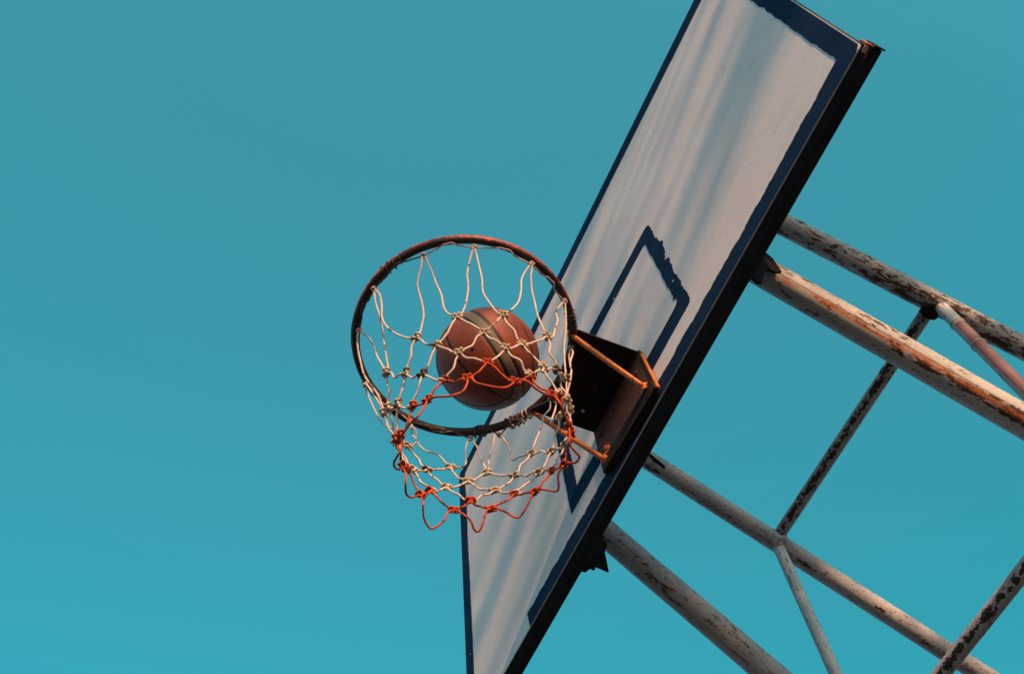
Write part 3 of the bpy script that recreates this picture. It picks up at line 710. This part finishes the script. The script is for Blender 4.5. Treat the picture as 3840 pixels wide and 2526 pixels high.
# ------------------------------------------------------------------ the ball
def make_ball():
    c = Vector((-0.087, -0.278, 0.130))
    root = thing('basketball', 'orange brown basketball with a tan band dropping through the ring', 'basketball', V(*c))
    bm = bmesh.new()
    bmesh.ops.create_icosphere(bm, subdivisions=7, radius=1.0)
    co = np.array([v.co[:] for v in bm.verts])
    F = np.array([[v.index for v in f.verts] for f in bm.faces])
    bm.free()
    def nv(*a): a = np.array(a, float); return a / np.linalg.norm(a)
    S = dict(s1=(nv(0.62, 0.656, 0.43), 0.144), s2=(nv(0.626, 0.649, 0.432), -0.080), s3=(nv(0.12, 0.804, 0.582), 0.318),
             s4=(nv(0.959, 0.278, -0.053), -0.040), s5=(nv(-0.356, 0.451, 0.820), -0.420))
    def smin(a, b, k=0.16):
        h = np.clip(0.5 + 0.5 * (b - a) / k, 0, 1); return b * (1 - h) + a * h - k * h * (1 - h)
    def fields(P):
        d1 = P @ S['s1'][0] - S['s1'][1]
        d2 = -(P @ S['s2'][0] - S['s2'][1])
        d5 = -(P @ S['s5'][0] - S['s5'][1])
        main = smin(d2, d5)                       # > 0: left brown area
        d3 = P @ S['s3'][0] - S['s3'][1]
        d3 = np.where(d1 > -0.02, d3, 9.0)        # only inside the right brown area
        d4 = P @ S['s4'][0] - S['s4'][1]
        d4 = np.where(d1 < 0.0, d4, 9.0)
        return [main, d1, d3, d4]
    wd = [0.025, 0.028, 0.020, 0.023]
    # snap vertices close to a seam edge onto it so that seams are clean
    for it in range(2):
        for i in range(4):
            for sgn in (1, -1):
                f = fields(co)[i] - sgn * wd[i]
                near = np.abs(f) < 0.0075
                g = np.zeros_like(co[near]); Pn = co[near]
                for ax in range(3):
                    q = Pn.copy(); q[:, ax] += 1e-4
                    g[:, ax] = (fields(q)[i] - sgn * wd[i] - f[near]) / 1e-4
                g -= (g * Pn).sum(1)[:, None] * Pn
                gl = (g ** 2).sum(1) + 1e-9
                st = -(f[near] / gl)[:, None] * g
                ln = np.linalg.norm(st, axis=1); ok = ln < 0.012
                Pn[ok] += st[ok]
                co[near] = Pn / np.linalg.norm(Pn, axis=1)[:, None]
    cen = co[F].mean(1); cen /= np.linalg.norm(cen, axis=1)[:, None]
    fc = fields(cen)
    seam = np.zeros(len(F), bool)
    for i in range(4): seam |= np.abs(fc[i]) < wd[i]
    fv = fields(co)
    h = np.zeros(len(co))
    for i in range(4): h = np.maximum(h, np.exp(-(np.abs(fv[i]) / (wd[i] * 1.25)) ** 4))
    rad = 0.1200 - 0.0018 * h
    Pw = co * rad[:, None]
    side = cen @ S['s5'][0] - S['s5'][1] > 0
    lab = np.where(seam, 0, np.where(fc[0] > 0, np.where(fc[3] > 0, 1, 2), np.where(fc[1] > 0, np.where(fc[2] > 0, 3, 4), np.where(fc[3] > 0, 5, 6))))
    M_b1 = mat_ball('brown ball rubber', (0.245, 0.050, 0.023), (0.15, 0.032, 0.018))
    M_b2 = mat_ball('tan ball rubber', (0.15, 0.108, 0.075), (0.105, 0.076, 0.054))
    M_b0 = mat_ball('black seam rubber', (0.012, 0.010, 0.010), (0.02, 0.015, 0.014), False)
    for k, (nm, mt) in enumerate((('seam', M_b0), ('brown_panel', M_b1), ('brown_panel', M_b1), ('brown_panel', M_b1), ('brown_panel', M_b1), ('tan_panel', M_b2), ('tan_panel', M_b2))):
        sel = F[lab == k]
        if len(sel) == 0: continue
        ids, inv = np.unique(sel, return_inverse=True)
        me = mesh_from(nm, Pw[ids].tolist(), inv.reshape(-1, 3).tolist())
        link(nm, me, mt, root, True, Matrix.Translation(V(*c)))
    # smooth normals across panel borders: sphere normals come from radial positions
    d = Vector((0.431, -0.53, -0.73)).normalized()
    z = d; x = z.orthogonal().normalized(); y = z.cross(x)
    bmv = bmesh.new()
    bmesh.ops.create_cone(bmv, cap_ends=True, segments=16, radius1=0.0052, radius2=0.0045, depth=0.0006)
    me = bpy.data.meshes.new('valve'); bmv.to_mesh(me); bmv.free()
    o = link('valve', me, M_b0, root, False, Matrix.Translation(V(*(c + d * 0.1199))) @ Matrix((x, y, z)).transposed().to_4x4())
make_ball()

# ------------------------------------------------------------------ the net
M_cordw = mat_cord('off white net cord', (0.54, 0.42, 0.36), (0.40, 0.31, 0.27))
M_cordo = mat_cord('orange net cord', (0.46, 0.066, 0.013), (0.25, 0.026, 0.011), (0.05, 0.012, 0.012), 0.60)
M_knotw = mat_cord('grubby shaded net knot', (0.50, 0.39, 0.27), (0.26, 0.20, 0.15), (0.045, 0.04, 0.04), 0.55)  # grime, plus the shadow inside each knot put into the colour
M_cordd = mat_cord('sooty net cord', (0.10, 0.085, 0.08), (0.05, 0.045, 0.045), (0.4, 0.33, 0.28), 0.62)
net = thing('net', 'off white knotted cord net with an orange lower hem hanging from the ring', 'net', V(*RC))
CR = 0.0020
def cord(P, mat, r=CR, wob=0.0, seed=0, name='cord'):
    P = [Vector(q) for q in P]
    if wob and len(P) == 2:
        a, b = P; d = b - a
        n = d.orthogonal().normalized(); m_ = d.cross(n).normalized(); q = []
        for i in range(5):
            s = i / 4; k = math.sin(math.pi * s)
            q.append(a + d * s + n * (wob * k * mnoise.noise(Vector((s * 3, seed * 1.7, 0)))) * 2 + m_ * (wob * k * mnoise.noise(Vector((s * 3, seed * 2.9, 8)))) * 2 + Vector((0, 0, -0.006 * k)))
        P = q
    pts = [q + Vector((0, 0, H0)) for q in spline(P, 0.0018)]
    if (pts[0] - pts[-1]).length < 1e-4: return
    link(name, tube_mesh(name, pts, r, 9, lobes=3, pitch=0.0062, depth=0.11), mat, net, True)
def knot(c, mat, r=0.0062, seed=0, dirs=None, mat2=None):
    """an overhand tangle: a short cord wound twice round itself"""
    c = Vector(c); rn = random.Random(seed * 13 + 5)
    ax = (Vector(dirs) if dirs else Vector((rn.uniform(-1, 1), rn.uniform(-1, 1), rn.uniform(-1, 1)))).normalized()
    x = ax.orthogonal().normalized(); y = ax.cross(x)
    pts = []
    n = 44; ph0 = rn.uniform(0, 6)
    for i in range(n + 1):
        s = i / n; q = s * 2 * math.pi
        # trefoil
        kx = math.sin(q) + 2 * math.sin(2 * q); ky = math.cos(q) - 2 * math.cos(2 * q); kz = -math.sin(3 * q)
        pts.append(c + (x * kx + y * ky) * (r * 0.26) * (1 + 0.15 * rn.uniform(-1, 1) * 0) + ax * (kz * r * 0.62) + Vector((0, 0, H0)))
    link('knot', tube_mesh('knot', pts, CR * 1.1, 8), mat, net, True)

nd = NET['n']
for i, P in enumerate(NET['t']): cord(P, M_cordw)
for row in range(1, 5):
    for k in range(12):
        mat = M_cordo if row >= 4 else M_cordw
        a = nd[row][k]
        if row % 2 == 1:   # rows at half columns: k sits between columns k and k+1 of the next row
            nx = (nd[row + 1][k], nd[row + 1][(k + 1) % 12])
        else:
            nx = (nd[row + 1][k], nd[row + 1][(k - 1) % 12])
        for j, b2 in enumerate(nx):
            cord([a, b2], mat, wob=0.0042, seed=row * 40 + k * 2 + j)
for i, P in enumerate(NET['l']): cord(P, M_cordo)
for row in range(0, 6):
    for k in range(12):
        c = Vector(nd[row][k]); tang = Vector((-(c.y - RC.y), c.x, 0)).normalized()
        mat = M_cordo if row >= 4 else M_cordw
        out = Vector((c.x, c.y - RC.y, 0)).normalized()
        mk = M_cordo if row >= 4 else M_knotw
        if row == 0:
            knot(c, M_cordw, 0.0064, k, tang)
        else:
            knot(c + tang * 0.0035, mk, 0.0086, row * 12 + k, out + Vector((0, 0, -0.8)))
            knot(c - tang * 0.0048, (M_cordw if row == 4 and k % 3 else mk), 0.0070, row * 12 + k + 100, tang)
# head cord: runs along the ring between the top knots
for k in range(12):
    a = Vector(nd[0][k]); b2 = Vector(nd[0][(k + 1) % 12])
    ta = math.atan2(a.y - RC.y, a.x); tb = math.atan2(b2.y - RC.y, b2.x)
    while tb < ta: tb += 2 * math.pi
    P = [a]
    for s, rr, z in ((0.30, RR - 0.0085, -0.0112), (0.42, RR - 0.003, -0.0120), (0.58, RR - 0.001, -0.0122), (0.70, RR - 0.0085, -0.0112)):
        th = ta + (tb - ta) * s
        P.append(Vector((RC.x + rr * math.cos(th), RC.y + rr * math.sin(th), z)))
    P.append(b2)
    P = [v + (P[j + 1] - v) * q for j, v in enumerate(P[:-1]) for q in (0, 0.33, 0.66)] + [P[-1]]
    cord(P, (M_cordd, M_cordw)[k in (2, 4, 3, 10)], 0.0016, name='head_cord')
def netcoil(a0, a1, turns, mat, r, rad, seed):
    n = int(turns * 16); pts = []
    for i in range(n + 1):
        s = i / n
        th = math.radians(a0 + (a1 - a0) * s + 0.8 * mnoise.noise(Vector((s * 6, seed, 0)))); ph = 2 * math.pi * turns * s
        c = RR + rad * math.cos(ph)
        pts.append(V(RC.x + c * math.cos(th), RC.y + c * math.sin(th), rad * math.sin(ph) - 0.001))
    link('lashing', tube_mesh('lashing', pts, r, 7), mat, net, True)
netcoil(119.0, 123.5, 2.1, M_knotw, 0.0017, 0.0108, 3)
netcoil(124.5, 130.0, 2.2, M_cordd, 0.0019, 0.0112, 5)
for _i, (_a, _r) in enumerate(((119.5, 0.0062), (124.2, 0.0075), (127.0, 0.0066), (130.5, 0.0070))):
    knot((RC.x + (RR + 0.004) * math.cos(math.radians(_a)), RC.y + (RR + 0.004) * math.sin(math.radians(_a)), -0.0125), M_knotw, _r, _i + 300)
netcoil(129, 133, 1.5, M_cordd, 0.0022, 0.0125, 6)

# ------------------------------------------------------------------ tree to the side, outside the picture, its open crown shaped to dapple the low sun in chosen bands
def make_tree():
    rn = random.Random(5)
    DIST = 6.8
    crown_c = V(0, 1.5, 0.95) + SUN_TO * DIST
    base = Vector((crown_c.x + 0.2, crown_c.y + 0.4, 0.0))
    root = thing('tree', 'unseen open crowned tree to the right of the hoop, foliage shaped to cast shade bands', 'tree', base)
    mb, nt, b = new_mat('tree bark'); t = NT(nt)
    t.l(t.mix(t.ramp(t.noise(t.coord('Object', (1, 1, 0.3)), 20, 5), 0.3, 0.7), (0.06, 0.045, 0.03), (0.14, 0.11, 0.08)), b.inputs['Base Color'])
    ml, nt, b = new_mat('tree leaf'); t = NT(nt)
    t.l(t.mix(t.ramp(t.noise(t.coord('Object'), 3, 3), 0.3, 0.7), (0.035, 0.07, 0.02), (0.07, 0.11, 0.03)), b.inputs['Base Color'])
    sp = []
    h = crown_c.z - 0.9
    trunk = [base, base + Vector((0.05, 0.08, h * 0.35)), base + Vector((-0.05, 0.2, h * 0.7)), base + Vector((-0.15, 0.3, h))]
    pts = spline(trunk, 0.15)
    link('trunk', tube_mesh('trunk', pts, lambda s: 0.13 * (1 - 0.5 * s), 12), mb, root, True)
    e1 = SUN_TO.cross(Vector((0, 0, 1))).normalized() * -1; e2 = SUN_TO.cross(e1).normalized()
    if e2.z < 0: e2 = -e2
    lv, lf = [], []
    def leaf(p, size):
        n = Vector((rn.uniform(-1, 1), rn.uniform(-1, 1), rn.uniform(-0.3, 1))).normalized()
        a = n.orthogonal().normalized(); q = rn.uniform(0, 6.28)
        a2 = a * math.cos(q) + n.cross(a) * math.sin(q); b2 = n.cross(a2)
        i = len(lv)
        for (u, w, d) in ((-1, 0, 0), (-0.3, 0.38, 0.06), (0.4, 0.34, 0.08), (1, 0, -0.06), (0.4, -0.34, 0.08), (-0.3, -0.38, 0.06)):
            lv.append(p + a2 * (u * size) + b2 * (w * size) + n * (d * size))
        lf.append((i, i + 1, i + 2, i + 3)); lf.append((i, i + 3, i + 4, i + 5))
    # boughs fan out sideways from the trunk, leaf tiers placed to shade chosen bands of the board
    O = V(0, 0, 0)
    tiers = [(-0.05, 0.06, 0.9, -0.2, 0.2), (0.11, 0.04, 1.5, -0.2, 0.0), (0.2, 0.018, 0.9, -0.2, -0.04), (0.36, 0.04, 2.1, -0.2, -0.01), (0.53, 0.022, 1.7, -0.2, -0.02), (0.6, 0.022, 1.1, -0.2, 0.0), (0.76, 0.06, 0.9, -0.2, 0.2), (0.36, 0.12, 0.25, 0.03, 0.2), (0.08, 0.05, 0.5, 0.05, 0.2), (0.95, 0.07, 0.5, -0.2, 0.2)]
    def bump_(x, c, w): return math.exp(-((x - c) / w) ** 2)
    def tau(u, v):
        """how thick the foliage is at sideways position u and height v"""
        ve = -0.135 if u < 0.21 else -0.10 - 0.52 * max(0.0, u - 0.27)
        edge = 1 / (1 + math.exp(-(v - ve) / 0.012))
        if u > 0.21:
            d = 3.2 * edge
            if u > 0.74 and v < 0.40: d = 0.25
            return d
        if u < -0.20:
            return 0.7 * edge
        k = 0.12
        if u > 0.07 and v < 0.14: k += 1.3 * min(1.0, (u - 0.07) / 0.06)
        for (c, w, s, u0, u1) in tiers:
            cc = c + 0.25 * (u - 0.5 * (u0 + u1)) * 0
            if u0 - 0.02 < u < u1 + 0.02: k += s * bump_(v, cc, w)
        return max(0.0, k) * edge
    def place(u, v, depth): return O + e1 * u + e2 * (v * SUN_TO.xy.length) + SUN_TO * (DIST + depth)
    tmax = 3.6; A = 1.75 * 1.6
    for k in range(int(A * tmax * 1500)):
        u = rn.uniform(-0.55, 1.20); v = rn.uniform(-0.30, 1.30)
        if rn.random() * tmax > tau(u, v): continue
        leaf(place(u, v, rn.gauss(0, 0.22)), rn.uniform(0.024, 0.044))
    st = trunk[-1]
    for (c, w, s, u0, u1) in tiers:
        P0 = place(1.0, c + 0.02, rn.uniform(-0.3, 0.3)); P1 = place(u0, c, rn.uniform(-0.2, 0.2))
        path = spline([st, st.lerp(P0, 0.6) + Vector((0, 0, 0.05)), P0, P0.lerp(P1, 0.5) + e2 * rn.uniform(-0.015, 0.015), P1], 0.06)
        link('limb', tube_mesh('limb', path, lambda q: 0.022 * (1 - q) ** 0.8 + 0.003, 7), mb, root, True)
    # the rest of the crown, away from the line to the hoop
    for k in range(9000):
        d = Vector((rn.gauss(0, 1), rn.gauss(0, 1), rn.gauss(0, 1))).normalized()
        p = crown_c + Vector((d.x * 1.5, d.y * 1.7, d.z * 1.4)) * (0.45 + 0.55 * rn.random() ** 0.5)
        q = p - O; u = q.dot(e1); v = q.dot(e2) / SUN_TO.xy.length
        if -0.62 < u < 1.22 and -0.9 < v < 1.3: continue
        if u < 1.2 and v < -0.13: continue
        leaf(p, rn.uniform(0.03, 0.055))
    o = link('crown', mesh_from('crown', lv, lf), ml, root)
    o['kind'] = 'stuff'
make_tree()
